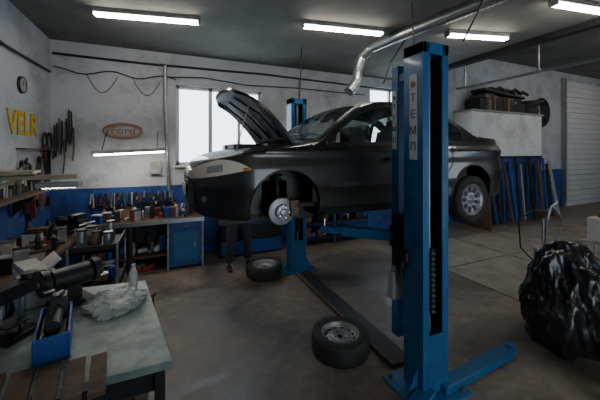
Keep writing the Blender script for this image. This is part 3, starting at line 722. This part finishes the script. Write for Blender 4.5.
b.add([(x,y,.95) for x,y in T]+[(x,y,.90) for x,y in T],[(0,1,2,3),(7,6,5,4),(0,4,5,1),(1,5,6,2),(2,6,7,3),(3,7,4,0)],'sheet')
for x,y in((-.05,2.02),(-.26,3.2),(-.9,2.02),(-1.08,3.28)): b.box((x,y,.45),(.06,.06,.9),'dark')
b.box((-.13,2.62,.82),(.03,1.2,.14),'offw',(0,0,R(10))); b.box((-.47,2.03,.82),(.84,.03,.14),'dark')
b.box((-.55,2.65,.25),(.8,1.1,.03),'wood')
b.done(.004)
b=B('wooden_planks')
for i,(x,w) in enumerate(((-.36,.09),(-.47,.10),(-.59,.11),(-.71,.11),(-.84,.12))): b.box((x,1.97+.005*i,.967),(w-.012,.34,.03),'wood',(0,0,R(8+i)))
b.done(.003)
clutter('under_table_junk',-.9,-.3,2.3,3.1,.27,14,.1,.4,('dark','black','rust','blue2'))
def blob(name,loc,sc,m,amp,fr,sub=5,seed=0,fold=.3):
    bm=bmesh.new(); bmesh.ops.create_icosphere(bm,subdivisions=sub,radius=1)
    for v in bm.verts:
        p=v.co.copy(); q=p*fr+Vector((seed,seed*.7,0)); n_=noise.noise(q)
        q2=Vector((q.x*2.2,q.y*2.2,q.z*1.1))
        k=1+amp*n_+amp*fold*(1-2*abs(noise.noise(q2)))+amp*fold*.45*(1-2*abs(noise.noise(q2*2.3)))+amp*fold*.2*(1-2*abs(noise.noise(q2*5)))
        p=p*k; p=Vector((p.x*sc[0],p.y*sc[1],p.z*sc[2]))
        if p.z<-sc[2]*.62: p.z=-sc[2]*.62
        v.co=p
    me=bpy.data.meshes.new(name); bm.to_mesh(me); bm.free(); me.materials.append(M[m])
    for p in me.polygons:p.use_smooth=True
    o=bpy.data.objects.new(name,me); scn.collection.objects.link(o); o.location=(loc[0],loc[1],loc[2]+sc[2]*.62); return o
blob('plastic_bag',(-.40,2.84,.952),(.15,.15,.04),'film',.5,2.2,5,seed=3,fold=.8)
b=B('spray_bottle'); b.cyl((-.30,3.14,.95),(-.30,3.14,1.08),.035,'white'); b.cyl((-.30,3.14,1.08),(-.30,3.14,1.13),.035,'white',.015); b.cyl((-.30,3.14,1.13),(-.30,3.14,1.16),.018,'offw'); b.done()
b=B('bench_grinder'); b.box((0,0,.02),(.26,.22,.04),'dark'); b.box((0,0,.10),(.12,.12,.14),'dark'); b.cyl((-.13,0,.22),(.13,0,.22),.085,'black')
for s_ in(-1,1):
    b.cyl((s_*.15,0,.22),(s_*.20,0,.22),.10,'black'); b.cyl((s_*.19,0,.22),(s_*.21,0,.22),.085,'rust'); b.cyl((s_*.2,0,.22),(s_*.235,0,.22),.02,'galv')
    b.box((s_*.19,-.12,.2),(.07,.06,.015),'galv')
o=b.done(.006); o.location=(-.74,3.02,.95); o.rotation_euler=(0,0,R(35))
b=B('drill_press'); b.box((0,0,.03),(.30,.38,.06),'dark'); b.cyl((0,.1,.05),(0,.1,.55),.032,'galv'); b.box((0,0,.52),(.16,.40,.16),'dark'); b.cyl((0,.18,.45),(0,.18,.66),.075,'black'); b.cyl((0,-.12,.28),(0,-.12,.46),.03,'galv'); b.cyl((0,-.12,.2),(0,-.12,.28),.012,'galv')
for a in range(3): b.cyl((.08,-.10,.46),(.12,-.10+.12*math.cos(a*2.1),.46+.12*math.sin(a*2.1)),.008,'black',n=8)
b.box((0,-.03,.17),(.24,.24,.02),'dark')
o=b.done(.008); o.location=(-.96,2.62,.95); o.rotation_euler=(0,0,R(-30)); o.scale=(.6,.6,.6)
b=B('blue_tool_box'); b.box((0,0,.01),(.18,.46,.02),'blue2'); b.box((-.08,0,.08),(.015,.46,.16),'blue2'); b.box((.08,0,.08),(.015,.46,.16),'blue2'); b.box((0,.22,.08),(.17,.015,.16),'blue2'); b.box((0,-.22,.08),(.17,.015,.16),'blue2'); b.box((0,-.02,.10),(.13,.35,.06),'black'); b.cyl((0,-.15,.17),(0,.1,.19),.045,'dark'); b.box((.02,.12,.2),(.08,.12,.14),'black'); b.tube([(-.03,-.1,.15),(0,0,.30),(.03,.15,.27),(.02,.2,.15)],.02,'black')
o=b.done(.005); o.location=(-.68,2.42,.95); o.rotation_euler=(0,0,R(12))
b=B('paper_carton'); b.box((0,0,.13),(.24,.3,.26),'white'); b.box((.10,0,.3),(.14,.3,.01),'white',(0,R(-40),0)); b.box((-.02,0,.28),(.16,.24,.05),'offw',(.2,.1,.3)); o=b.done(.006); o.location=(-1.03,3.18,.95); o.rotation_euler=(R(0),0,R(25))
b=B('swing_arm_lamp'); b.bx((WL+.01,3.55,1.93),(-.82,3.68,1.97),'beige'); b.bx((WL+.01,3.56,1.55),(WL+.05,3.66,2.1),'beige'); b.tube([(WL+.05,3.6,1.6),(-1.3,3.6,1.93)],.02,'beige',8)
b.box((-.98,3.64,1.87),(.34,.16,.05),'offw'); b.box((-.98,3.64,1.845),(.28,.06,.012),'tube'); b.box((-1.4,3.6,2.0),(.5,.3,.03),'beige',(0,0,.1)); b.done(.006)
b=B('small_stool'); b.cyl((-.28,4.05,.46),(-.28,4.05,.50),.14,'wood',n=28); b.cyl((-.28,4.05,.44),(-.28,4.05,.46),.12,'orangep',n=28)
for a in range(4): an=a*math.pi/2+.4; b.cyl((-.28+.10*math.cos(an),4.05+.10*math.sin(an),.45),(-.28+.15*math.cos(an),4.05+.15*math.sin(an),0),.012,'dark',n=8)
b.done()
# ------------------------------------------------------------------ right side
b=B('storage_enclosure'); b.bx((8.2,6.05,0),(11.6,WB-.01,3.38),'encl'); b.bx((8.15,6.0,3.38),(11.65,WB-.01,3.44),'offw'); b.bx((8.2,6.03,1.98),(11.6,6.05,2.04),'dark'); b.done(.01)
b=B('stored_junk')
for i in range(18):
    x=random.uniform(8.6,10.6); h=random.uniform(.25,.55); b.box((x,6.35,3.44+h/2),(random.uniform(.2,.6),.5,h),random.choice(['dark','black','card','black','dark','offw']),(0,0,random.uniform(-.1,.1)))
b.box((9.8,6.35,4.02),(2.0,.5,.09),'black',(0,R(4),0))
for i in range(5): b.tube([(9+i*.4,6.2,4.1),(9.3+i*.4,6.25,4.18+.05*(i%2)),(9.7+i*.35,6.2,4.08)],.05,'black',8)
b.done(.02)
b=B('stacked_tyres')
for k in range(2): b.lathe([(.2,-.1),(.27,-.11),(.30,-.06),(.31,0),(.30,.06),(.27,.11),(.2,.1),(.2,-.1)],(11.3,6.32,3.555+k*.23),(0,0,1),'rubber',32)
b.done()
b=B('hose_coil')
for k in range(5): b.tube([(12.4+(.32+.03*k)*math.cos(a*2*math.pi/28),6.62-.04*k,3.6+(.42+.02*k)*math.sin(a*2*math.pi/28)) for a in range(29)],.04,'black',8)
b.cyl((12.4,WB-.01,4.0),(12.4,6.4,4.0),.03,'galv'); b.done()
b=B('leaning_planks')
for i in range(14):
    x=8.8+i*.24; b.box((x,5.87,.9+.05*(i%3)),(random.uniform(.06,.16),.04,1.75+.1*(i%3)),['blue3','dark','blue3','wood','blue2','dark','offw'][i%7],(R(-6),R(random.uniform(-9,9)),0))
b.done(.004)
b=B('wooden_board'); b.box((8.0,5.75,.62),(.06,.7,1.2),'wood',(0,R(-4),0)); b.done(.004)
blob('garbage_bag',(4.27,1.97,0),(.44,.38,.62),'bag',.30,1.5,6,seed=7,fold=.32)
blob('garbage_bag',(4.42,1.22,0),(.38,.32,.26),'bag',.30,1.7,6,seed=17,fold=.32)
b=B('oil_drainer'); b.cyl((5.6,2.9,.1),(5.6,2.9,.62),.13,'offw'); b.cyl((5.6,2.9,.62),(5.6,2.9,1.15),.022,'galv'); b.lathe([(.03,1.1),(.10,1.20),(.105,1.23)],(5.6,2.9,0),(0,0,1),'rust',28)
b.tube([(5.45,2.8,.6),(5.28,2.7,1.05),(5.33,2.65,1.35),(5.5,2.65,1.42)],.014,'galv',8); b.tube([(5.6,2.9,1.1),(5.4,2.95,1.25),(5.3,3.1,1.05),(5.35,3.1,.6),(5.5,3.0,.4)],.012,'dark',8)
b.tube([(5.75,2.8,.6),(5.85,2.75,1.1),(5.7,2.8,1.3)],.012,'galv',8)
for a in range(4): an=a*math.pi/2; b.cyl((5.6+.13*math.cos(an),2.9+.13*math.sin(an)-.015,.05),(5.6+.13*math.cos(an),2.9+.13*math.sin(an)+.015,.05),.05,'black',n=14)
b.box((5.6,2.77,.5),(.12,.02,.12),'redp'); b.done()
b=B('plastic_canister'); b.box((6.0,2.35,1.02),(.28,.20,.34),'white'); b.cyl((6.0,2.35,1.19),(6.0,2.35,1.24),.03,'redp'); b.bx((5.8,2.2,.81),(6.2,2.5,.85),'offw')
for x in(5.82,6.18):
    for y in(2.22,2.48): b.cyl((x,y,0),(x,y,.82),.015,'galv',n=8)
b.done(.01)
# ------------------------------------------------------------------ world, camera
w=bpy.data.worlds.new('sky'); scn.world=w; w.use_nodes=True
bg=w.node_tree.nodes['Background']; bg.inputs['Color'].default_value=(.76,.89,1,1); bg.inputs['Strength'].default_value=5.0
cam=bpy.data.cameras.new('camera'); cam.lens=18; cam.sensor_width=36; cam.shift_y=-49/600; cam.clip_start=.05
co=bpy.data.objects.new('camera',cam); scn.collection.objects.link(co); co.location=(0,0,2.2); co.rotation_euler=(R(90),0,R(-23.6)); scn.camera=co
